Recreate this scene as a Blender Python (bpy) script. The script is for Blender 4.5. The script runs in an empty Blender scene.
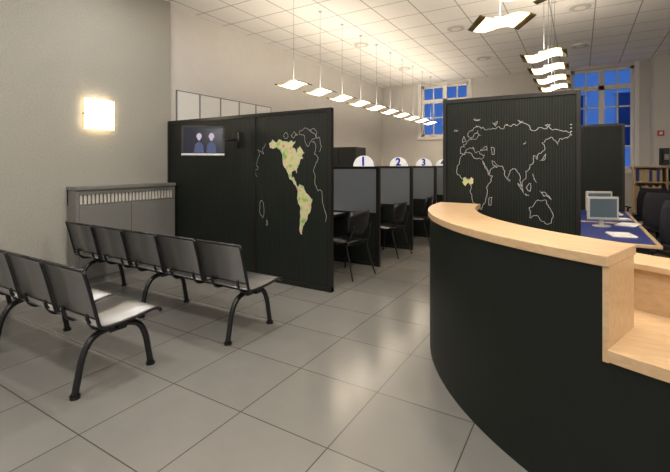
import bpy, math, random
from mathutils import Vector, Matrix
from mathutils.geometry import tessellate_polygon
random.seed(4)
D = bpy.data
scn = bpy.context.scene
COL = scn.collection
try:
    scn.view_settings.view_transform = 'Standard'
except Exception:
    pass
scn.view_settings.exposure = 0.88

# ------------------------------------------------------------ materials
def new_mat(name):
    m = D.materials.new(name); m.use_nodes = True
    nt = m.node_tree
    return m, nt, nt.nodes['Principled BSDF']

def mat(name, col, rough=0.5, metal=0.0, var=0.06, nscale=25.0, bump=0.0, bscale=200.0, emit=None, estr=0.0, coat=0.0, spec=0.5):
    m, nt, b = new_mat(name)
    tc = nt.nodes.new('ShaderNodeTexCoord')
    n = nt.nodes.new('ShaderNodeTexNoise'); n.inputs['Scale'].default_value = nscale; n.inputs['Detail'].default_value = 3
    nt.links.new(tc.outputs['Object'], n.inputs['Vector'])
    r = nt.nodes.new('ShaderNodeValToRGB')
    c0 = [max(0, c*(1-var)) for c in col]; c1 = [min(1, c*(1+var)) for c in col]
    r.color_ramp.elements[0].position = .3; r.color_ramp.elements[1].position = .7
    r.color_ramp.elements[0].color = (*c0, 1); r.color_ramp.elements[1].color = (*c1, 1)
    nt.links.new(n.outputs['Fac'], r.inputs['Fac'])
    nt.links.new(r.outputs['Color'], b.inputs['Base Color'])
    b.inputs['Roughness'].default_value = rough
    b.inputs['Metallic'].default_value = metal
    b.inputs['Specular IOR Level'].default_value = spec
    if coat: b.inputs['Coat Weight'].default_value = coat
    if bump:
        n2 = nt.nodes.new('ShaderNodeTexNoise'); n2.inputs['Scale'].default_value = bscale; n2.inputs['Detail'].default_value = 2
        nt.links.new(tc.outputs['Object'], n2.inputs['Vector'])
        bp = nt.nodes.new('ShaderNodeBump'); bp.inputs['Strength'].default_value = bump; bp.inputs['Distance'].default_value = .01
        nt.links.new(n2.outputs['Fac'], bp.inputs['Height']); nt.links.new(bp.outputs['Normal'], b.inputs['Normal'])
    if emit:
        b.inputs['Emission Color'].default_value = (*emit, 1); b.inputs['Emission Strength'].default_value = estr
    return m

def MathFn(nt):
    def M(op, a, bb=None):
        n = nt.nodes.new('ShaderNodeMath'); n.operation = op
        for i, v in enumerate((a, bb)):
            if v is None: continue
            if isinstance(v, (int, float)): n.inputs[i].default_value = v
            else: nt.links.new(v, n.inputs[i])
        return n.outputs[0]
    return M

def tile_mat(name, c1, c2, line, size, ox, oy, lw, rough, bumpy=0.0, spec=0.5):
    m, nt, b = new_mat(name)
    g = nt.nodes.new('ShaderNodeNewGeometry')
    sep = nt.nodes.new('ShaderNodeSeparateXYZ'); nt.links.new(g.outputs['Position'], sep.inputs[0])
    M = MathFn(nt)
    masks = []; ids = []
    for out, o in (('X', ox), ('Y', oy)):
        t = M('DIVIDE', M('SUBTRACT', sep.outputs[out], o), size)
        fr = M('SUBTRACT', t, M('FLOOR', t)); ids.append(M('FLOOR', t))
        dd = M('MINIMUM', fr, M('SUBTRACT', 1.0, fr))
        masks.append(M('LESS_THAN', dd, lw/size/2))
    mk = M('MAXIMUM', masks[0], masks[1])
    cmb = nt.nodes.new('ShaderNodeCombineXYZ'); nt.links.new(ids[0], cmb.inputs[0]); nt.links.new(ids[1], cmb.inputs[1])
    wn = nt.nodes.new('ShaderNodeTexWhiteNoise'); nt.links.new(cmb.outputs[0], wn.inputs['Vector'])
    ns = nt.nodes.new('ShaderNodeTexNoise'); ns.inputs['Scale'].default_value = 5.0; ns.inputs['Detail'].default_value = 8; ns.inputs['Roughness'].default_value = .65
    nt.links.new(g.outputs['Position'], ns.inputs['Vector'])
    f = M('ADD', M('MULTIPLY', wn.outputs['Value'], .35), M('MULTIPLY', ns.outputs['Fac'], .65))
    mx = nt.nodes.new('ShaderNodeMix'); mx.data_type = 'RGBA'
    nt.links.new(f, mx.inputs[0]); mx.inputs[6].default_value = (*c1, 1); mx.inputs[7].default_value = (*c2, 1)
    m2 = nt.nodes.new('ShaderNodeMix'); m2.data_type = 'RGBA'
    nt.links.new(mk, m2.inputs[0]); nt.links.new(mx.outputs[2], m2.inputs[6]); m2.inputs[7].default_value = (*line, 1)
    nt.links.new(m2.outputs[2], b.inputs['Base Color'])
    b.inputs['Roughness'].default_value = rough
    b.inputs['Specular IOR Level'].default_value = spec
    if bumpy:
        bp = nt.nodes.new('ShaderNodeBump'); bp.inputs['Strength'].default_value = bumpy; bp.inputs['Distance'].default_value = .004
        nt.links.new(ns.outputs['Fac'], bp.inputs['Height']); nt.links.new(bp.outputs['Normal'], b.inputs['Normal'])
    return m

def wood_mat(name, ca, cb):
    m, nt, b = new_mat(name)
    tc = nt.nodes.new('ShaderNodeTexCoord'); mp = nt.nodes.new('ShaderNodeMapping')
    mp.inputs['Scale'].default_value = (3, 14, 14)
    nt.links.new(tc.outputs['Object'], mp.inputs[0])
    n = nt.nodes.new('ShaderNodeTexNoise'); n.inputs['Scale'].default_value = 2.5; n.inputs['Detail'].default_value = 8; n.inputs['Distortion'].default_value = .6
    nt.links.new(mp.outputs[0], n.inputs['Vector'])
    r = nt.nodes.new('ShaderNodeValToRGB'); r.color_ramp.elements[0].position = .3; r.color_ramp.elements[1].position = .7
    r.color_ramp.elements[0].color = (*ca, 1); r.color_ramp.elements[1].color = (*cb, 1)
    nt.links.new(n.outputs['Fac'], r.inputs['Fac']); nt.links.new(r.outputs['Color'], b.inputs['Base Color'])
    b.inputs['Roughness'].default_value = .35
    return m

def ribbed_mat(name, col, rough, scale, strength=.5, trans=0.0, spec=.3):
    m, nt, b = new_mat(name)
    tc = nt.nodes.new('ShaderNodeTexCoord')
    w = nt.nodes.new('ShaderNodeTexWave'); w.wave_type = 'BANDS'; w.bands_direction = 'X'; w.inputs['Scale'].default_value = scale
    nt.links.new(tc.outputs['Object'], w.inputs['Vector'])
    r = nt.nodes.new('ShaderNodeValToRGB')
    r.color_ramp.elements[0].color = (*[c*.45 for c in col], 1); r.color_ramp.elements[1].color = (*[c*1.6 for c in col], 1)
    nt.links.new(w.outputs['Fac'], r.inputs['Fac']); nt.links.new(r.outputs['Color'], b.inputs['Base Color'])
    bp = nt.nodes.new('ShaderNodeBump'); bp.inputs['Strength'].default_value = strength; bp.inputs['Distance'].default_value = .003
    nt.links.new(w.outputs['Fac'], bp.inputs['Height']); nt.links.new(bp.outputs['Normal'], b.inputs['Normal'])
    b.inputs['Roughness'].default_value = rough
    b.inputs['Specular IOR Level'].default_value = spec
    b.inputs['Transmission Weight'].default_value = trans
    return m

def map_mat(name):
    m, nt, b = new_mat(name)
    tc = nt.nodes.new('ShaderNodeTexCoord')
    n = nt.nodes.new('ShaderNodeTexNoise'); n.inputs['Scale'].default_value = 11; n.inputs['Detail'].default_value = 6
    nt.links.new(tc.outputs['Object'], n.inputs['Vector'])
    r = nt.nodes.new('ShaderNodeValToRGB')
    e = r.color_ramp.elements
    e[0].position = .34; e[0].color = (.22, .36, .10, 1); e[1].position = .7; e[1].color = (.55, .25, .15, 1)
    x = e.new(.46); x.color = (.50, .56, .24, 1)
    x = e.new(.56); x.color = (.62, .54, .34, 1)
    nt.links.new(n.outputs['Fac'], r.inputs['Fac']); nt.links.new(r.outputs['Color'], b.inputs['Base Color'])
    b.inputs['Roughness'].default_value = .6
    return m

def lamp_mat(name, hx, hy, s0, s1, xa='X', ya='Y'):
    """frosted lamp glass: bright middle, dimmer amber rim"""
    m, nt, b = new_mat(name)
    M = MathFn(nt)
    tc = nt.nodes.new('ShaderNodeTexCoord'); sep = nt.nodes.new('ShaderNodeSeparateXYZ'); nt.links.new(tc.outputs['Object'], sep.inputs[0])
    ax = M('DIVIDE', M('ABSOLUTE', sep.outputs[xa]), hx); ay = M('DIVIDE', M('ABSOLUTE', sep.outputs[ya]), hy)
    t = M('POWER', M('MINIMUM', M('MAXIMUM', ax, ay), 1.0), 3.0)
    r = nt.nodes.new('ShaderNodeValToRGB')
    r.color_ramp.elements[0].color = (1.0, .90, .72, 1); r.color_ramp.elements[1].color = (1.0, .60, .20, 1)
    nt.links.new(t, r.inputs['Fac'])
    st = M('ADD', M('MULTIPLY', M('SUBTRACT', 1.0, t), s0-s1), s1)
    nt.links.new(r.outputs['Color'], b.inputs['Emission Color']); nt.links.new(st, b.inputs['Emission Strength'])
    b.inputs['Base Color'].default_value = (.85, .8, .7, 1); b.inputs['Roughness'].default_value = .3
    return m

M_floor = tile_mat('floor_tile', (.170, .165, .152), (.218, .212, .197), (.065, .061, .055), .6, -1.71, 2.37, .007, .2, .08, spec=.5)
M_ceil = tile_mat('ceiling_tile', (.84, .825, .815), (.88, .865, .855), (.40, .39, .38), .6, -1.6, .35, .018, .9)
M_wall = mat('wall_vinyl_grey', (.385, .375, .33), .75, var=.09, nscale=60, bump=.7, bscale=130)
M_wallw = mat('wall_white_paint', (.66, .64, .615), .8, var=.02, nscale=6, bump=.08)
M_trim = mat('trim_paint', (.55, .54, .52), .5)
M_winf = mat('window_frame_paint', (.82, .80, .76), .45, var=.02)
M_black = mat('black_laminate', (.012, .014, .013), .38, var=.15, nscale=8)
M_counter = mat('counter_black_laminate', (.007, .010, .008), .45, var=.12, nscale=5, bump=.05, bscale=300, spec=.3)
M_ribA = ribbed_mat('partition_ribbed_black', (.009, .0125, .0098), .40, 14, spec=.3, strength=.8)
M_ribB = ribbed_mat('divider_ribbed_polycarbonate', (.27, .30, .34), .3, 26, trans=.6)
M_frame = mat('black_frame_metal', (.008, .008, .008), .35, var=.1)
M_blackm = mat('black_powdercoat', (.007, .007, .009), .3, var=.1, spec=.5)
M_steel = mat('brushed_steel_sheet', (.27, .27, .27), .28, .8, var=.08, nscale=180, bump=.12, bscale=500)
M_alu = mat('aluminium', (.55, .55, .56), .3, .9)
M_wood = wood_mat('maple_wood', (.52, .35, .19), (.62, .435, .26))
M_fabric = mat('chair_fabric_black', (.014, .014, .022), .85, bump=.3)
M_plastic = mat('grey_plastic', (.50, .49, .46), .45)
M_screen = mat('monitor_screen', (.03, .035, .04), .15, emit=(.2, .25, .27), estr=.15)
M_blue = mat('blue_desktop', (.015, .03, .20), .4)
M_white = mat('white_acrylic', (.85, .86, .88), .4, emit=(.9, .93, 1), estr=.12, var=.01)
M_bluenum = mat('blue_numeral', (.005, .015, .45), .4)
M_line = mat('map_line_white', (.55, .55, .55), .5)
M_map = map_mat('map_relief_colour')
M_radi = mat('radiator_cover_grey', (.19, .187, .175), .5, var=.04)
M_fin = mat('radiator_fin', (.60, .58, .52), .4)
M_paper = mat('paper_white', (.8, .8, .78), .7, var=.02)
M_dark = mat('dark_slot', (.01, .01, .01), .8)
M_lamp = lamp_mat('lamp_glass_warm', .172, .162, 14, .8)
M_lampedge = mat('lamp_edge_bronze', (.10, .075, .03), .4, .3)
M_sconce = lamp_mat('sconce_glass', .2, .2, 8, .7, 'Y', 'Z')
M_down = mat('added_downlight_glass', (.9, .9, .9), .4, emit=(1, .94, .86), estr=6, var=.01)  # glow of the added, unseen downlights
M_red = mat('red_plastic', (.5, .03, .02), .4)
M_tvbg = mat('tv_picture', (.003, .004, .008), .2, emit=(.01, .02, .08), estr=.1, nscale=12, var=.5)
M_skinp = mat('tv_picture_faces', (.05, .03, .03), .4, emit=(.55, .50, .6), estr=.45)
M_shirt = mat('tv_picture_clothes', (.01, .015, .03), .4, emit=(.12, .18, .45), estr=.15)
M_facade = mat('facade_stone', (.55, .55, .55), .8)
M_facwin = mat('facade_window', (.04, .05, .1), .2)
M_cab = mat('cabinet_grey', (.20, .21, .24), .45)
M_beige = mat('folder_beige', (.52, .40, .24), .6)
M_shelf = wood_mat('shelf_beech', (.50, .33, .17), (.60, .42, .24))

# glass
M_glass, nt, b = new_mat('window_glass')
b.inputs['Base Color'].default_value = (.9, .95, 1, 1); b.inputs['Roughness'].default_value = 0
b.inputs['Transmission Weight'].default_value = 1; b.inputs['IOR'].default_value = 1.02

# ------------------------------------------------------------ mesh helpers
def empty(name, loc=(0, 0, 0), rz=0.0):
    o = D.objects.new(name, None); COL.objects.link(o); o.location = loc; o.rotation_euler = (0, 0, rz); o.empty_display_size = .1
    return o

def mesh_obj(name, verts, faces, m, parent=None, smooth=False, bevel=0.0, solid=0.0):
    me = D.meshes.new(name); me.from_pydata([tuple(v) for v in verts], [], faces); me.update()
    me.materials.append(m)
    import bmesh
    bm = bmesh.new(); bm.from_mesh(me); bmesh.ops.recalc_face_normals(bm, faces=bm.faces); bm.to_mesh(me); bm.free()
    if smooth:
        for p in me.polygons: p.use_smooth = True
    o = D.objects.new(name, me); COL.objects.link(o)
    if parent: o.parent = parent
    if solid:
        s = o.modifiers.new('solid', 'SOLIDIFY'); s.thickness = solid; s.offset = 0
    if bevel:
        bv = o.modifiers.new('bevel', 'BEVEL'); bv.width = bevel; bv.segments = 2; bv.limit_method = 'ANGLE'
    return o

def boxdata(x0, x1, y0, y1, z0, z1, off=0):
    v = [(x0, y0, z0), (x1, y0, z0), (x1, y1, z0), (x0, y1, z0), (x0, y0, z1), (x1, y0, z1), (x1, y1, z1), (x0, y1, z1)]
    f = [(0, 3, 2, 1), (4, 5, 6, 7), (0, 1, 5, 4), (1, 2, 6, 5), (2, 3, 7, 6), (3, 0, 4, 7)]
    return v, [tuple(i+off for i in q) for q in f]

def box(name, x0, x1, y0, y1, z0, z1, m, parent=None, bevel=0.0):
    v, f = boxdata(x0, x1, y0, y1, z0, z1)
    return mesh_obj(name, v, f, m, parent, bevel=bevel)

def boxes(name, lst, m, parent=None, bevel=0.0):
    V = []; F = []
    for bx in lst:
        v, f = boxdata(*bx, off=len(V)); V += v; F += f
    return mesh_obj(name, V, F, m, parent, bevel=bevel)

def catmull(pts, n=6):
    P = [Vector(p) for p in pts]; out = []
    for i in range(len(P)-1):
        p0 = P[max(i-1, 0)]; p1 = P[i]; p2 = P[i+1]; p3 = P[min(i+2, len(P)-1)]
        for k in range(n):
            t = k/n
            out.append(.5*((2*p1)+(-p0+p2)*t+(2*p0-5*p1+4*p2-p3)*t*t+(-p0+3*p1-3*p2+p3)*t**3))
    out.append(P[-1]); return out

def tubedata(pts, r, off=0, seg=10, curve=True, n=6):
    P = catmull(pts, n) if curve and len(pts) > 2 else [Vector(p) for p in pts]
    V = []; F = []; prev = None
    for i, p in enumerate(P):
        t = (P[min(i+1, len(P)-1)]-P[max(i-1, 0)]).normalized()
        if prev is None:
            a = Vector((0, 0, 1)) if abs(t.z) < .9 else Vector((1, 0, 0))
            u = t.cross(a).normalized()
        else:
            u = (prev - t*prev.dot(t)).normalized()
        prev = u; w = t.cross(u)
        rr = r if not isinstance(r, (list, tuple)) else r[0]+(r[1]-r[0])*i/(len(P)-1)
        for k in range(seg):
            an = 2*math.pi*k/seg
            V.append(p+u*math.cos(an)*rr+w*math.sin(an)*rr)
    for i in range(len(P)-1):
        for k in range(seg):
            a = i*seg+k; b2 = i*seg+(k+1) % seg
            F.append((a+off, b2+off, b2+seg+off, a+seg+off))
    F.append(tuple(off+k for k in range(seg))); F.append(tuple(off+(len(P)-1)*seg+k for k in range(seg)))
    return V, F

def tubes(name, lst, m, parent=None, seg=10, curve=True, n=6):
    V = []; F = []
    for pts, r in lst:
        v, f = tubedata(pts, r, len(V), seg, curve, n); V += v; F += f
    return mesh_obj(name, V, F, m, parent, smooth=True)

def arc_slab(name, c, r0, r1, a0, a1, z0, z1, m, parent=None, n=48, a1in=None, a0in=None, bevel=0.0):
    """ring sector, angles in degrees; a1in: end angle for inner radius"""
    V = []; F = []
    if a1in is None: a1in = a1
    if a0in is None: a0in = a0
    for i in range(n+1):
        t = i/n
        ao = math.radians(a0+(a1-a0)*t); ai = math.radians(a0in+(a1in-a0in)*t)
        for (r, a, z) in ((r0, ai, z0), (r1, ao, z0), (r1, ao, z1), (r0, ai, z1)):
            V.append((c[0]+r*math.cos(a), c[1]+r*math.sin(a), z))
    for i in range(n):
        b0 = i*4
        for k in range(4):
            F.append((b0+k, b0+(k+1) % 4, b0+4+(k+1) % 4, b0+4+k))
    F.append((0, 1, 2, 3)); F.append((n*4+3, n*4+2, n*4+1, n*4))
    return mesh_obj(name, V, F, m, parent, bevel=bevel)

def disc(name, c, r, z0, z1, m, parent=None, seg=32, axis='Z'):
    V = []
    for z in (z0, z1):
        for k in range(seg):
            a = 2*math.pi*k/seg
            if axis == 'Z': V.append((c[0]+r*math.cos(a), c[1]+r*math.sin(a), z))
            elif axis == 'Y': V.append((c[0]+r*math.cos(a), z, c[1]+r*math.sin(a)))
    F = [(k, (k+1) % seg, seg+(k+1) % seg, seg+k) for k in range(seg)]
    F += [tuple(range(seg)), tuple(range(seg, 2*seg))]
    return mesh_obj(name, V, F, m, parent)

def sheet(name, prof, x0, x1, th, m, parent=None, axis='X', n=6, nx=1):
    """extruded curved profile (y,z) along x, solidified"""
    P = catmull([(0, a, b2) for a, b2 in prof], n)
    V = []; F = []
    for x in (x0, x1):
        for p in P: V.append((x, p.y, p.z))
    k = len(P)
    for i in range(k-1): F.append((i, i+1, k+i+1, k+i))
    return mesh_obj(name, V, F, m, parent, smooth=True, solid=th)

def link_copy(src_parent, name, loc, rz=0.0):
    e = empty(name, loc, rz)
    for ch in src_parent.children:
        o = D.objects.new(ch.name, ch.data); COL.objects.link(o); o.parent = e
        o.location = ch.location; o.rotation_euler = ch.rotation_euler
        for md in ch.modifiers:
            nm = o.modifiers.new(md.name, md.type)
            if md.type == 'SOLIDIFY': nm.thickness = md.thickness; nm.offset = md.offset
            if md.type == 'BEVEL': nm.width = md.width; nm.segments = md.segments; nm.limit_method = md.limit_method
    return e

def text_part(name, s, size, loc, rot, m, parent, depth=.002, align='CENTER', fat=0.0):
    cu = D.curves.new(name, 'FONT'); cu.body = s; cu.size = size; cu.extrude = depth; cu.align_x = align; cu.align_y = 'CENTER'; cu.offset = fat
    tmp = D.objects.new('tmp', cu); COL.objects.link(tmp)
    bpy.context.view_layer.update()
    me = D.meshes.new_from_object(tmp.evaluated_get(bpy.context.evaluated_depsgraph_get()))
    D.objects.remove(tmp)
    me.materials.clear(); me.materials.append(m)
    o = D.objects.new(name, me); COL.objects.link(o); o.parent = parent; o.location = loc; o.rotation_euler = rot
    return o

# ------------------------------------------------------------ room shell
H = 3.9
XL = -5.3; XL2 = -5.4; XR = 4.0; YB = 11.9; YF = -3.0
box('floor', -5.7, XR+.2, YF-.2, YB+.3, -.1, 0, M_floor)
box('ceiling', -5.7, XR+.2, YF-.2, YB+.3, H, H+.1, M_ceil)
box('wall_left', -5.7, XL, YF-.2, 4.0, 0, H, M_wall)
box('wall_left_rear', -5.7, XL2, 4.0, YB+.3, 0, H, M_wallw)
box('wall_right', XR, XR+.2, YF-.2, YB+.3, 0, H, M_wallw)
box('wall_front', XL, XR, YF-.2, YF, 0, H, M_wallw)
W1 = (-4.12, -2.72, 2.3, 3.82); W2 = (-.2, 1.1, 1.35, 3.82)
boxes('wall_back', [(XL2, W1[0], YB, YB+.3, 0, H), (W1[1], W2[0], YB, YB+.3, 0, H), (W2[1], XR, YB, YB+.3, 0, H),
                    (W1[0], W1[1], YB, YB+.3, 0, W1[2]), (W1[0], W1[1], YB, YB+.3, W1[3], H),
                    (W2[0], W2[1], YB, YB+.3, 0, W2[2]), (W2[0], W2[1], YB, YB+.3, W2[3], H)], M_wallw)
box('wall_pilaster', 1.40, 2.8, YB-.5, YB, 0, H, M_wallw)
box('baseboard_left', XL, XL+.015, YF, 2.53, 0, .1, M_trim)
box('baseboard_back', XL2, 1.4, YB-.015, YB, 0, .1, M_trim)
box('baseboard_left_rear', XL2, XL2+.015, 4.05, YB-.015, 0, .1, M_trim)

def window(name, W, cols, trans):
    x0, x1, z0, z1 = W; g = empty(name, (0, 0, 0)); y0 = YB+.10; y1 = YB+.16
    L = [(x0, x0+.07, y0, y1, z0, z1), (x1-.07, x1, y0, y1, z0, z1), (x0, x1, y0, y1, z0, z0+.07), (x0, x1, y0, y1, z1-.07, z1)]
    L.append((x0, x1, y0-.02, y1, trans-.06, trans+.06))
    xm = (x0+x1)/2; L.append((xm-.06, xm+.06, y0-.02, y1, z0, z1))
    for k in range(1, cols):
        for (a, b2) in ((x0, xm), (xm, x1)):
            xx = a+(b2-a)*k/cols; L.append((xx-.018, xx+.018, y0+.01, y1-.01, z0, z1))
    zz = trans-.48
    while zz > z0+.1:
        L.append((x0, x1, y0+.01, y1-.01, zz-.018, zz+.018)); zz -= .48
    boxes('frame', L, M_winf, g)
    boxes('casing', [(x0-.09, x0, YB-.03, YB, z0-.05, min(z1+.07, H-.005)), (x1, x1+.09, YB-.03, YB, z0-.05, min(z1+.07, H-.005)), (x0-.09, x1+.09, YB-.06, YB, z0-.1, z0-.02)], M_winf, g)
    box('glass', x0+.03, x1-.03, y0+.028, y0+.032, z0, z1, M_glass, g)
window('window_1', W1, 2, 3.35)
window('window_2', W2, 2, 3.35)

# building opposite
fac = empty('building_facade', (0, 19, 0))
box('stone_front', -14, 12, 0, .5, -6, 9, M_facade, fac)
L = []; S = []
for i in range(11):
    for j in range(4):
        x = -12+i*2.2; z = -4+j*3.1
        L.append((x, x+1.1, -.05, .02, z, z+2.0)); S.append((x-.15, x+1.25, -.16, .02, z-.15, z))
        S.append((x-.15, x+1.25, -.12, .02, z+2.0, z+2.15))
boxes('windows', L, M_facwin, fac); boxes('sills', S, M_facade, fac)

# ------------------------------------------------------------ maps
def jag(poly, amp, closed=True, it=2):
    P = [Vector(p) for p in poly]
    for _ in range(it):
        Q = []; n = len(P)
        for i in range(n if closed else n-1):
            a = P[i]; b2 = P[(i+1) % n]; d = b2-a
            Q.append(a); Q.append((a+b2)/2+Vector((-d.y, d.x))*random.uniform(-amp, amp))
        if not closed: Q.append(P[-1])
        P = Q
    return P

AMER = [(-168,66),(-156,71),(-128,70),(-110,68),(-95,69),(-82,68),(-94,59),(-82,55),(-79,51),(-77,58),(-70,61),(-62,56),(-56,52),(-65,49),(-60,46),(-70,42),(-75,37),(-81,31),(-80,26),(-84,30),(-90,29),(-97,27),(-97,20),(-90,21),(-87,16),(-83,14),(-80,9),(-77,8),(-72,12),(-60,9),(-50,0),(-35,-7),(-39,-17),(-48,-26),(-57,-36),(-65,-43),(-68,-53),(-74,-50),(-71,-30),(-71,-18),(-81,-6),(-78,3),(-83,8),(-92,15),(-105,20),(-112,30),(-121,35),(-124,45),(-135,58),(-150,60),(-165,60)]
GREEN = [(-60,76),(-72,78),(-60,82),(-30,83),(-18,78),(-22,71),(-40,65),(-45,60),(-52,65)]
EURAF = [(-10,36),(-9,43),(-1,44),(-4,48),(3,51),(9,54),(10,57),(12,54),(20,55),(24,59),(30,60),(22,63),(24,66),(17,61),(12,56),(5,59),(12,66),(25,71),(40,67),(45,68),(68,69),(80,73),(104,77),(130,72),(160,70),(180,67),(178,63),(163,60),(160,52),(155,58),(142,59),(135,54),(140,48),(130,42),(128,35),(125,39),(121,39),(121,31),(115,23),(108,20),(109,12),(104,9),(103,2),(98,9),(97,17),(90,22),(80,15),(77,8),(73,18),(68,24),(57,26),(50,30),(52,24),(59,22),(45,13),(38,22),(33,29),(37,20),(43,12),(51,11),(40,-3),(40,-15),(35,-24),(30,-32),(19,-34),(13,-20),(12,-5),(8,4),(-8,5),(-17,14),(-10,30),(-5,35),(10,37),(20,31),(32,31),(36,36),(27,37),(26,40),(20,38),(13,45),(18,40),(9,44),(3,42),(0,38),(-6,36)]
AUS = [(114,-22),(122,-18),(130,-12),(137,-12),(142,-11),(146,-19),(153,-27),(150,-37),(140,-38),(130,-32),(115,-34)]
ISL = [[(-5,50),(-3,58),(1,52)],[(131,33),(137,36),(141,42),(140,36)],[(44,-25),(44,-17),(50,-15),(48,-25)],[(95,5),(105,-6),(102,-2)],[(109,1),(117,6),(116,-3)],[(131,-1),(141,-3),(150,-10),(138,-7)],[(120,18),(126,8),(122,12)],[(-22,64),(-14,65),(-18,66)],[(80,9),(82,7),(80,6)],[(106,-7),(114,-8),(110,-7)],[(50,76),(60,78),(56,72)],[(20,78),(28,80),(16,80)],[(95,80),(104,79),(98,78)],[(140,75),(148,76),(143,74)]]
SEAS = [[(28,41),(35,45),(40,47),(41,42),(34,42)], [(48,46),(53,46),(54,38),(50,37),(49,42)], [(104,52),(109,55),(108,53)]]

def ribbon(polys, w, y, fn, name, m, parent, closed=True):
    V = []; F = []
    for P in polys:
        Q = [Vector(fn(p)) for p in P]; n = len(Q)
        for i in range(n if closed else n-1):
            a = Q[i]; b2 = Q[(i+1) % n]; d = (b2-a)
            if d.length < 1e-6: continue
            d.normalize(); nn = Vector((-d.y, d.x))*w/2; a = a-d*w*.3; b2 = b2+d*w*.3
            o = len(V)
            for q in (a-nn, b2-nn, b2+nn, a+nn): V.append((q.x, y, q.y))
            F.append((o, o+1, o+2, o+3))
    return mesh_obj(name, V, F, m, parent)

def fill(P, y, fn, name, m, parent):
    Q = [fn(p) for p in P]
    tris = tessellate_polygon([[Vector((a, b2, 0)) for a, b2 in Q]])
    return mesh_obj(name, [(a, y, b2) for a, b2 in Q], [tuple(t) for t in tris], m, parent)

# ------------------------------------------------------------ left partition with map
YP = 3.94
pa = empty('map_partition', (-3.86, YP, 0))
ox = 3.86
def px(x): return x+ox
xs = [-5.29, -3.59, -2.42]
PH = 2.105
for i in range(2):
    box('panel_%d' % (i+1), px(xs[i]+.03), px(xs[i+1]-.03), .012, .048, .05, PH-.035, M_ribA, pa)
boxes('frame', [(px(xs[0]), px(xs[0])+.035, 0, .06, 0, PH), (px(xs[1])-.03, px(xs[1])-.002, 0, .06, 0, PH), (px(xs[1])+.002, px(xs[1])+.03, 0, .06, 0, PH),
                (px(xs[2])-.04, px(xs[2]), 0, .06, 0, PH), (px(xs[0]), px(xs[2]), 0.002, .058, PH-.04, PH), (px(xs[0]), px(xs[2]), 0.002, .058, 0.0, .055)], M_frame, pa, bevel=.002)
def fnA(p):   # lon/lat -> partition local
    return (px(-3.20+(p[0]+140)*.0048+(71-p[1])*.0002), 1.83-(78-p[1])*.0092)
am = jag(AMER, .18); gr = jag(GREEN, .18)
fill(am, .009, fnA, 'map_americas', M_map, pa)
ribbon([am, gr], .0032, .007, fnA, 'map_coastlines', M_line, pa)
side = []
for base, sc in (([(-185,66),(-196,60),(-192,52),(-203,56),(-214,58),(-208,50),(-217,44),(-222,38),(-214,34),(-226,28),(-220,20)], 1), ([(-20,66),(-8,60),(-14,50),(-2,46),(-12,36),(-18,28),(-14,12),(-4,4),(8,4),(12,-14),(18,-34)], 1), ([(-30,80),(-10,76),(4,70),(10,60),(2,54)], 1)):
    side.append(jag([(-140+(a+140)*.9, b2) for a, b2 in base], .22, False, 3))
ribbon(side, .004, .007, fnA, 'map_outlines', M_line, pa, closed=False)
isl2 = [jag([(-140+(a+140)*.9+random.uniform(-2, 2), b2) for a, b2 in t], .2) for t in ([(-205,-12),(-212,-25),(-202,-36),(-193,-28),(-196,-16)], [(-185,-38),(-181,-44),(-188,-46)], [(-90,76),(-80,80),(-70,76),(-82,72)], [(-118,76),(-105,78),(-100,74),(-112,72)])]
ribbon(isl2, .0035, .007, fnA, 'map_islands', M_line, pa)

# reception partition with map
pb = empty('map_partition', (-.595, 4.1, 0)); oxb = .595
XA, XB_ = -1.19, .005
box('panel_1', XA+.03+oxb, XB_-.03+oxb, .012, .048, .05, PH-.035, M_ribA, pb)
boxes('frame', [(XA+oxb, XA+.035+oxb, 0, .06, 0, PH), (XB_-.035+oxb, XB_+oxb, 0, .06, 0, PH), (XA+oxb, XB_+oxb, .002, .058, PH-.04, PH), (XA+oxb, XB_+oxb, .002, .058, 0, .055)], M_frame, pb, bevel=.002)
def fnB(p):
    return (-1.06+oxb+(p[0]+18)*.0050, 1.88-(77-p[1])*.0078-.0004*(p[0]))
eu = jag(EURAF, .24, it=3); au = jag(AUS, .2, it=3)
ribbon([eu, au]+[jag(i, .2) for i in ISL+SEAS], .0042, .008, fnB, 'map_outlines', M_line, pb)
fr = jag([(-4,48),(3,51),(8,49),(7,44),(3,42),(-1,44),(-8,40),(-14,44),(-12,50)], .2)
fill(fr, .009, lambda p: (-.93+oxb+p[0]*.005, 1.29+(p[1]-46)*.008), 'map_patch', M_map, pb)  # small separate patch filled with the relief colours
boxes('caption_marks', [(.52, .535, .009, .0115, 1.80-i*.03, 1.806-i*.03) for i in range(4)], M_line, pb)

# rear dark partition
pc = empty('office_partition', (-.3, 7.8, 0))
box('panel_1', -.87, -.02, .012, .048, .05, PH-.035, M_ribA, pc); box('panel_2', .02, .87, .012, .048, .05, PH-.035, M_ribA, pc)
boxes('frame', [(-.9, -.865, 0, .06, 0, PH), (-.02, .02, 0, .06, 0, PH), (.865, .9, 0, .06, 0, PH), (-.9, .9, .002, .058, PH-.04, PH), (-.9, .9, .002, .058, 0, .055)], M_frame, pc)

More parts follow.
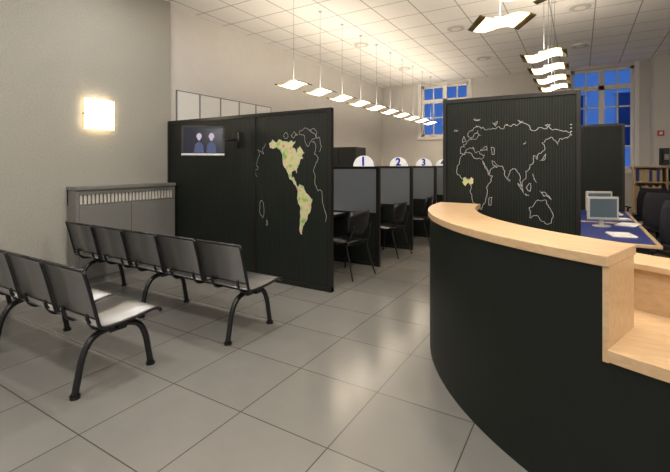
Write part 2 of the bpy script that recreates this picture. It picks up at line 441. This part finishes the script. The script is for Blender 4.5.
# ------------------------------------------------------------ booths
DIV = [5.32, 6.66, 8.0, 9.34]
DH = 1.43
def divider(y, num):
    g = empty('booth_divider', (-2.45, y, 0))
    box('upper_panel', -1.45, -.04, -.012, .012, .76, DH-.03, M_ribB, g)
    box('lower_panel_shade', -1.45, -.04, -.012, .012, .04, .74, M_ribA, g)  # black lower half: the desk's shadow put into the panel colour
    boxes('frame', [(-.05, 0, -.025, .025, 0, DH), (-1.5, -1.45, -.025, .025, 0, DH), (-1.45, -.05, -.02, .02, DH-.035, DH), (-1.45, -.05, -.02, .02, 0, .045), (-1.45, -.05, -.02, .02, .735, .765)], M_frame, g, bevel=.002)
    if num:
        V = []; n = 20; r = .165
        for yy in (-.012, .012):
            for k in range(n+1):
                a = math.pi*k/n; V.append((-.26+r*math.cos(a), yy, DH+r*.95*math.sin(a)))
        k = n+1
        F = [(i, i+1, k+i+1, k+i) for i in range(n)]+[(n, 0, k, k+n), tuple(range(k)), tuple(range(k, 2*k))]
        mesh_obj('number_sign', V, F, M_white, g)
        text_part('numeral', num, .18, (-.26, -.016, DH+.068), (math.pi/2, 0, 0), M_bluenum, g, .002, fat=.006)
for i, y in enumerate(DIV): divider(y, str(i+1) if i < 3 else '4')
ys = [YP+.06]+DIV
for i in range(4):
    g = empty('booth_desk', (-3.35, (ys[i]+ys[i+1])/2, 0)); hw = (ys[i+1]-ys[i])/2-.03
    box('top', -.35, .35, -hw, hw, .71, .74, M_cab, g, bevel=.004)
    box('front_edge', .35, .365, -hw, hw, .705, .742, M_frame, g)
    box('modesty_panel', -.02, 0, -hw, hw, .0, .71, M_black, g)
    box('papers', -.12, .1, -.1, .2, .74, .755, M_paper, g)

def monitor(name, loc, rz, s=.82):
    g = empty(name, loc, rz); g.scale = (s, s, s)
    box('bezel', -.2, .2, -.025, .02, .10, .42, M_plastic, g, bevel=.008)
    box('screen', -.172, .172, -.028, -.024, .135, .39, M_screen, g)
    box('housing', -.13, .13, .02, .07, .15, .36, M_plastic, g, bevel=.02)
    box('neck', -.03, .03, .02, .05, .01, .2, M_plastic, g, bevel=.005)
    disc('foot', (0, .03), .11, 0, .015, M_plastic, g)
    return g

# chairs in booths
def visitor_chair(loc, rz):
    g = empty('visitor_chair', loc, rz)   # faces +y
    sheet('seat_shell', [(-.2, .47), (-.1, .445), (.05, .45), (.18, .46), (.23, .44)], -.22, .22, .025, M_blackm, g)
    V = []; F = []; n = 10; rows = 5
    for j in range(rows):
        t = j/(rows-1); z = .56+.30*t; half = .23-.03*(2*t-1)**2*1.2
        for i in range(n+1):
            s = i/n*2-1
            V.append((s*half, -.235-.06*t+.07*s*s, z))
    for j in range(rows-1):
        for i in range(n):
            a = j*(n+1)+i; F.append((a, a+1, a+n+2, a+n+1))
    mesh_obj('back_shell', V, F, M_blackm, g, smooth=True, solid=.018)
    L = []
    for s in (-1, 1):
        L.append(([(s*.24, -.30, .01), (s*.215, -.22, .25), (s*.205, -.17, .44), (s*.2, -.22, .52), (s*.17, -.27, .68)], .011))
        L.append(([(s*.24, .22, .01), (s*.22, .18, .25), (s*.2, .14, .43), (s*.2, -.05, .435), (s*.205, -.17, .44)], .011))
    L.append(([(-.2, .14, .43), (.2, .14, .43)], .011)); L.append(([(-.2, -.17, .43), (.2, -.17, .43)], .011))
    tubes('frame', L, M_blackm, g)
    return g
visitor_chair((-2.66, 4.72, 0), math.radians(80))
visitor_chair((-2.66, 6.1, 0), math.radians(86))
visitor_chair((-2.62, 7.35, 0), math.radians(95))
visitor_chair((-2.62, 8.7, 0), math.radians(88))

# cabinet behind booths
g = empty('filing_cabinet', (-4.42, 7.75, 0))
box('carcass', -.4, .4, -.22, .25, .04, 1.83, M_black, g, bevel=.004)
box('plinth', -.38, .38, -.2, .23, 0, .04, M_frame, g)
boxes('doors', [(-.39, -.005, -.24, -.22, .06, 1.81), (.005, .39, -.24, -.22, .06, 1.81)], M_black, g, bevel=.003)
boxes('handles', [(-.05, -.035, -.265, -.24, .95, 1.15), (.035, .05, -.265, -.24, .95, 1.15)], M_alu, g)

# white pin board on rear left wall
g = empty('wall_notice_board', (XL2, 5.3, 2.35))
L = []; R_ = []
y = -1.13
for i in range(5):
    L.append((.005, .022, y+.012, y+.438, -.286, .256)); R_ += [(0, .027, y, y+.012, -.3, .27), (0, .027, y+.438, y+.45, -.3, .27), (0, .027, y, y+.45, .256, .27), (0, .027, y, y+.45, -.3, -.286)]
    y += .452
boxes('panels', L, M_paper, g); boxes('frames', R_, M_cab, g)

# ------------------------------------------------------------ radiator cover
g = empty('radiator_cover', (XL, 3.24, 0))
y0, y1 = -.69, .685
boxes('casing', [(0, .2, y0, y1, .0, .97), (0, .2, y0, y0+.04, .97, 1.15), (0, .2, y1-.04, y1, .97, 1.15), (0, .03, y0, y1, .97, 1.15), (.0, .2, y0+.04, y1-.04, 1.10, 1.15)], M_radi, g)
box('top', 0, .225, y0-.01, y1, 1.15, 1.19, M_radi, g, bevel=.003)
boxes('front_panel', [(.2, .215, y0+.04, (y0+y1)/2-.004, .08, .95), (.2, .215, (y0+y1)/2+.004, y1-.04, .08, .95)], M_radi, g, bevel=.003)
box('slot', .03, .10, y0+.04, y1-.04, .97, 1.10, M_dark, g)
F_ = []; yy = y0+.05
while yy < y1-.06:
    F_.append((.12, .195, yy, yy+.028, .98, 1.09)); yy += .048
boxes('grille_fins', F_, M_fin, g)
boxes('grille_rails', [(.19, .205, y0+.04, y1-.04, .97, .98), (.19, .205, y0+.04, y1-.04, 1.09, 1.10)], M_radi, g)

# ------------------------------------------------------------ wall sconce
g = empty('wall_sconce', (XL, 2.915, 2.09))
box('back_plate', 0, .02, -.17, .17, -.16, .16, M_alu, g)
V = []; F = []; n = 10
for i in range(n+1):
    s = i/n*2-1
    V += [(.07-.025*s*s, s*.19, -.19), (.07-.025*s*s, s*.19, .19)]
for i in range(n): F.append((i*2, i*2+2, i*2+3, i*2+1))
mesh_obj('glass_diffuser', V, F, M_sconce, g, smooth=True, solid=.008)
boxes('clips', [(0.015, .06, -.197, -.185, -.01, .01), (.015, .06, .185, .197, -.01, .01)], M_alu, g)

# ------------------------------------------------------------ waiting benches
def bench(loc, n, legs):
    g = empty('waiting_bench', loc)    # seats extend to -x from local 0; faces +y
    p = .535; Wd = n*p
    box('beam', -Wd+.08, -.08, -.03, .03, .355, .40, M_blackm, g, bevel=.005)
    for i in range(n):
        x1 = -i*p-.02; x0 = -(i+1)*p+.02
        sheet('seat_panel_%d' % (i+1), [(-.20, .445), (-.1, .43), (.05, .435), (.18, .45), (.225, .44), (.24, .415)], x0, x1, .008, M_steel, g)
        sheet('back_panel_%d' % (i+1), [(-.205, .50), (-.225, .58), (-.255, .70), (-.285, .80)], x0, x1, .008, M_steel, g)
        L = []
        for x in (x0, x1):
            L.append(([(x, .24, .415), (x, .225, .436), (x, .17, .446), (x, .05, .432), (x, -.1, .426), (x, -.18, .435), (x, -.205, .50), (x, -.225, .58), (x, -.255, .70), (x, -.287, .81)], .012))
        L.append(([(x0, -.287, .81), (x1, -.287, .81)], .012))
        L.append(([(x0, -.203, .495), (x1, -.203, .495)], .009))
        xm = (x0+x1)/2
        for x in (xm-.15, xm+.15):
            L.append(([(x, .0, .39), (x, -.15, .40), (x, -.205, .46), (x, -.215, .51)], .012))
            L.append(([(x, .0, .39), (x, .12, .42)], .012))
        tubes('seat_frame_%d' % (i+1), L, M_blackm, g, seg=8, n=3)
    for j, x in enumerate(legs):
        tubes('leg_%d' % (j+1), [([(x, -.27, .02), (x, -.255, .10), (x, -.225, .24), (x, -.17, .33), (x, -.08, .365), (x, .05, .365), (x, .15, .33), (x, .205, .24), (x, .235, .10), (x, .25, .02)], .021),
                                 ([(x, -.05, .36), (x, .05, .36)], .03)], M_blackm, g, seg=12)
        for nm, yy in (('rear', -.27), ('front', .25)):
            disc('foot_%s_%d' % (nm, j+1), (x, yy), .03, 0, .022, M_blackm, g)
    return g
bench((-2.27, 2.65, 0), 5, [-.17, -1.31, -2.43])
bench((-2.54, 1.61, 0), 5, [-.15, -1.32, -2.44])

# ------------------------------------------------------------ TV on arm
tvx, tvy, tvz = -4.08, 3.56, 1.76
ang = math.atan2(-tvx, tvy)
g = empty('wall_television', (tvx, tvy, tvz), ang*.85); g.rotation_euler = (math.radians(-6), 0, ang*.85)
box('housing', -.26, .26, 0, .05, -.17, .18, M_blackm, g, bevel=.008)
box('bezel_bottom', -.262, .262, -.012, .02, -.195, -.165, M_alu, g, bevel=.006)
boxes('bezel', [(-.262, -.235, -.01, .02, -.165, .185), (.235, .262, -.01, .02, -.165, .185), (-.262, .262, -.01, .02, .16, .185)], M_blackm, g, bevel=.003)
box('screen', -.24, .24, -.006, .0, -.165, .165, M_tvbg, g)
for j, (cx, s) in enumerate(((-.05, .8), (.10, .85))):
    V = [(cx+.042*s*math.cos(k*math.pi/8)*(.7 if k > 8 else 1), -.008, .045+.06*s*math.sin(k*math.pi/8)) for k in range(16)]
    mesh_obj('picture_face_%d' % j, V, [tuple(range(16))], M_skinp, g)
    V = [(cx-.06, -.0075, -.16), (cx+.06, -.0075, -.16), (cx+.05, -.0075, -.06), (cx+.015, -.0075, -.02), (cx-.015, -.0075, -.02), (cx-.05, -.0075, -.06)]
    mesh_obj('picture_body_%d' % j, V, [tuple(range(6))], M_shirt, g)
inv = (Matrix.Translation((tvx, tvy, tvz)) @ g.rotation_euler.to_matrix().to_4x4()).inverted()
def W(p): return tuple(inv @ Vector(p))
tubes('arm', [([W((tvx+.02, tvy+.05, tvz)), W((tvx+.12, tvy+.2, tvz+.01)), W((-3.83, YP-.02, tvz+.02))], .014), ([W((-3.83, YP-.02, tvz-.09)), W((-3.83, YP-.02, tvz+.12))], .022)], M_blackm, g, curve=False)

# ------------------------------------------------------------ reception counter
C = (1.0, 3.90); RO = 2.165; RI = 1.79; AE = 245.3; AEi = 244.1; TZ = 1.09
g = empty('reception_counter', (0, 0, 0))
A0 = 179
arc_slab('front_upper', C, RO-.05, RO-.015, A0, AE-.6, 0, TZ-.045, M_counter, g, 60)
arc_slab('wood_top', C, RI, RO, A0, AE, TZ-.045, TZ, M_wood, g, 60, a1in=AEi, bevel=.004)
arc_slab('end_panel', C, RI+.02, RO-.008, AE-.65, AE-.05, 0.665, TZ-.045, M_wood, g, 2, a1in=AEi-.05, a0in=AEi-.65)
arc_slab('inner_panel', C, RI+.02, RI+.04, 182, AEi-.6, 0, TZ-.045, M_wood, g, 40)
arc_slab('front_lower', C, RO-.05, RO-.015, AE-.6, 305, 0, .67, M_counter, g, 40)
arc_slab('wood_low_top', C, RI, RO+.005, AE-.05, 305, .675, .72, M_wood, g, 50, a0in=AEi-1)
arc_slab('wood_low_top_inner', C, 1.52, RI, AE-14, 305, .675, .72, M_wood, g, 50)
arc_slab('low_upstand', C, 1.50, 1.55, AE-14, 305, .72, .93, M_wood, g, 40)
arc_slab('low_shelf', C, 1.30, 1.58, AE-14, 305, .93, .96, M_wood, g, 40, bevel=.003)
arc_slab('low_inner_panel', C, 1.52, 1.54, AE-13, 305, 0, .67, M_counter, g, 40)
arc_slab('staff_worktop', C, 1.27, RI+.015, 184, AE-14.2, .70, .73, M_blue, g, 40)
arc_slab('staff_worktop_edge', C, 1.25, 1.27, 184, AE-14.2, .695, .735, M_wood, g, 40)

# ------------------------------------------------------------ office desks
def office_desk(y0, y1):
    g = empty('office_desk', (.33, (y0+y1)/2, 0)); h = (y1-y0)/2
    box('top', -.33, .25, -h, h, .715, .74, M_blue, g)
    box('edge_strip', .25, .29, -h, h, .71, .742, M_wood, g, bevel=.006)
    box('edge_strip_end', -.33, .29, -h-.03, -h, .71, .742, M_wood, g, bevel=.006)
    boxes('legs', [(-.3, .2, -h+.02, -h+.05, 0, .715), (-.3, .2, h-.05, h-.02, 0, .715), (-.31, -.29, -h+.05, h-.05, .2, .715)], M_black, g)
office_desk(4.55, 6.0); office_desk(6.08, 7.6)
office_desk(8.1, 9.6)
monitor('computer_monitor', (.22, 5.6, .742), math.radians(22))
monitor('computer_monitor', (.22, 6.7, .742), math.radians(22))
monitor('computer_monitor', (.2, 8.8, .742), math.radians(22))
for (x, y, r) in ((.35, 5.0, .2), (.48, 5.9, -.3), (.40, 7.1, .1)):
    g = empty('paper_stack', (x, y, .742), r)
    boxes('sheets', [(-.1, .1, -.14, .14, 0, .006), (-.09, .11, -.13, .15, .006, .012)], M_paper, g)
def keyboard(x, y):
    g = empty('computer_keyboard', (x, y, .742), math.radians(22))
    box('base', -.2, .2, -.07, .07, 0, .018, M_plastic, g, bevel=.004)
    boxes('keys', [(-.19+i*.025, -.17+i*.025, -.06+j*.025, -.04+j*.025, .018, .024) for i in range(15) for j in range(5)], M_paper, g)
keyboard(.36, 6.36)

def office_chair(loc, rz):
    g = empty('office_chair', loc, rz)   # faces +y
    V = []; F = []; n = 10; rows = 7
    for j in range(rows):
        t = j/(rows-1); z = .50+.54*t; half = .245*(1-.22*abs(2*t-1)**3)
        for i in range(n+1):
            s = i/n*2-1; V.append((s*half, -.22-.07*t-.03*math.sin(t*3)+.06*s*s, z))
    for j in range(rows-1):
        for i in range(n):
            a = j*(n+1)+i; F.append((a, a+1, a+n+2, a+n+1))
    mesh_obj('back', V, F, M_fabric, g, smooth=True, solid=.06)
    sheet('seat', [(-.23, .49), (-.1, .475), (.1, .48), (.2, .475), (.25, .45)], -.24, .24, .07, M_fabric, g)
    L = [([(0, -.05, .44), (0, -.22, .44), (0, -.31, .52), (0, -.31, .75)], .018)]
    for s in (-1, 1):
        L.append(([(s*.2, 0, .45), (s*.29, 0, .47), (s*.29, -.02, .66), (s*.29, -.1, .68), (s*.29, .14, .68)], .014))
    tubes('armrests_and_spine', L, M_blackm, g)
    tubes('gas_column', [([(0, 0, .1), (0, 0, .45)], .028)], M_blackm, g)
    L = []
    for k in range(5):
        a = k*2*math.pi/5+.3; L.append(([(0, 0, .12), (.16*math.cos(a), .16*math.sin(a), .10), (.29*math.cos(a), .29*math.sin(a), .065)], .018))
    tubes('star_base', L, M_blackm, g)
    for k in range(5):
        a = k*2*math.pi/5+.3; x = .29*math.cos(a); y = .29*math.sin(a)
        disc('caster_%d' % k, (x, .027), .027, y-.02, y+.02, M_blackm, g, seg=16, axis='Y')
office_chair((1.0, 4.9, 0), math.radians(15))
office_chair((1.0, 6.3, 0), math.radians(10))
office_chair((1.02, 7.9, 0), math.radians(8))
office_chair((1.02, 9.3, 0), math.radians(20))

# things at the rear right : low shelf unit with files
g = empty('file_shelf', (1.5, 11.1, 0))
boxes('carcass', [(-.5, -.47, -.2, .24, 0, 1.42), (.6, .63, -.2, .24, 0, 1.42), (.05, .08, -.2, .24, 0, 1.42), (-.47, .6, .22, .24, 0, 1.42)]+[(-.47, .6, -.2, .22, z, z+.025) for z in (.05, .39, .73, 1.07, 1.395)], M_shelf, g)
L1 = []; L2 = []
for r_, z in enumerate((.075, .415, .755, 1.095)):
    x = -.46
    while x < .55:
        wd = random.uniform(.04, .075); h2 = random.uniform(.22, .28)
        if not (x+wd > .045 and x < .085):
            (L1 if random.random() < .7 else L2).append((x, x+wd-.004, -.16, .12, z, z+h2))
        x += wd
boxes('files_beige', L1, M_beige, g); boxes('files_blue', L2, M_blue, g)
g = empty('wall_telephone', (1.58, YB-.5, 1.62))
box('body', -.09, .09, -.06, 0, -.17, .2, M_blackm, g, bevel=.01)
box('cradle', -.07, -.02, -.085, -.06, -.12, .14, M_blackm, g, bevel=.008)
tubes('handset', [([(-.045, -.10, -.12), (-.045, -.12, 0), (-.045, -.10, .14)], .018)], M_fabric, g)
boxes('keys', [(.0+i*.025, .018+i*.025, -.064, -.06, -.05+j*.03, -.03+j*.03) for i in range(3) for j in range(4)], M_paper, g)
g = empty('fire_alarm_box', (1.52, YB-.5, 2.15))
box('body', -.06, .06, -.05, 0, -.06, .06, M_red, g, bevel=.006); box('button', -.03, .03, -.056, -.05, -.03, .03, M_paper, g)

# ------------------------------------------------------------ pendant lamps
def pendant_master(loc, rz=0):
    g = empty('pendant_lamp', loc, rz)
    def wave(x): return .024*math.sin(x/.2*math.pi*.95)+.012
    def strip(name, xa, xb, m, n, dz=0, w=.16, th=.008):
        V = []; F = []
        for i in range(n+1):
            x = xa+(xb-xa)*i/n
            V += [(x, -w, wave(x)+dz), (x, w, wave(x)+dz)]
        for i in range(n): F.append((i*2, i*2+2, i*2+3, i*2+1))
        mesh_obj(name, V, F, m, g, smooth=True, solid=th)
    strip('glass_wave', -.17, .17, M_lamp, 20)
    strip('edge_left', -.215, -.171, M_lampedge, 3, 0, .165, .014); strip('edge_right', .171, .215, M_lampedge, 3, 0, .165, .014)
    box('lamp_holder', -.05, .05, -.015, .015, .025, .06, M_alu, g)
    h = H-loc[2]
    tubes('suspension_wire', [([(0, 0, .05), (0, 0, h)], .0025)], M_cab, g, seg=6)
    disc('ceiling_rose', (0, 0), .03, h-.015, h, M_alu, g, seg=16)
    return g
pm = None
P = [(-3.55, 4.75+.7*k, 0) for k in range(10)]
P += [(-.33, 4.86, 0), (-.33, 5.55, 0), (-.33, 6.25, 0), (-.33, 6.95, 0), (-.56, 3.55, .5), (-.27, 3.0, .9), (.15, 2.4, 1.0), (.7, 2.1, 1.3)]
def area(name, loc, size, energy, col, rot=(0, 0, 0)):
    l = D.lights.new(name, 'AREA'); l.shape = 'DISK'; l.size = size; l.energy = energy; l.color = col
    o = D.objects.new(name, l); COL.objects.link(o); o.location = loc; o.rotation_euler = rot
    return o
for (x, y, r) in P:
    if pm is None: pm = pendant_master((x, y, 2.6), r)
    else: link_copy(pm, 'pendant_lamp', (x, y, 2.6), r)
    area('added_ceiling_uplight', (x, y, 2.68), .25, 1.3, (1, .90, .77), (math.pi, 0, 0))  # upward light added at each pendant to brighten the ceiling

# ceiling diffusers / added downlights out of view
def vent(x, y, lit):
    g = empty('added_downlight' if lit else 'ceiling_air_diffuser', (x, y, H))
    disc('rim', (0, 0), .19, -.012, 0, M_winf, g)
    disc('glass' if lit else 'core', (0, 0), .15, -.022, -.012, M_down if lit else M_trim, g)
    disc('inner_ring', (0, 0), .08, -.028, -.022, M_down if lit else M_winf, g)
for x in (-3.8, -1.9, 0):
    for y in (7.36, 9.75): vent(x, y, False)
for x in (-4.2, -2.2, 0, 2.0):
    for y in (-1.6, .6, 2.8): vent(x, y, True)  # unseen lit discs, added to brighten the foreground

# foreground fill light under the added, unseen downlights; weaker on the left
for x in (-4.2, -2.2, 0, 2.0):
    for y in (-1.6, .6, 2.8):
        area('added_downlight_beam', (x, y, H-.04), .28, 11 if x < -4 else 17, (1, .94, .87))

# world : blue dusk sky
w = D.worlds.new('dusk_sky'); scn.world = w; w.use_nodes = True
bg = w.node_tree.nodes['Background']; bg.inputs[0].default_value = (.05, .15, .50, 1); bg.inputs[1].default_value = 1.0

# ------------------------------------------------------------ camera
cam = D.cameras.new('camera'); co = D.objects.new('camera', cam); COL.objects.link(co)
co.location = (0, 0, 1.45); co.rotation_euler = (math.pi/2, 0, math.radians(31.0))
cam.sensor_width = 36; cam.lens = 36*408/670; cam.shift_y = -71/670; cam.clip_start = .05
scn.camera = co
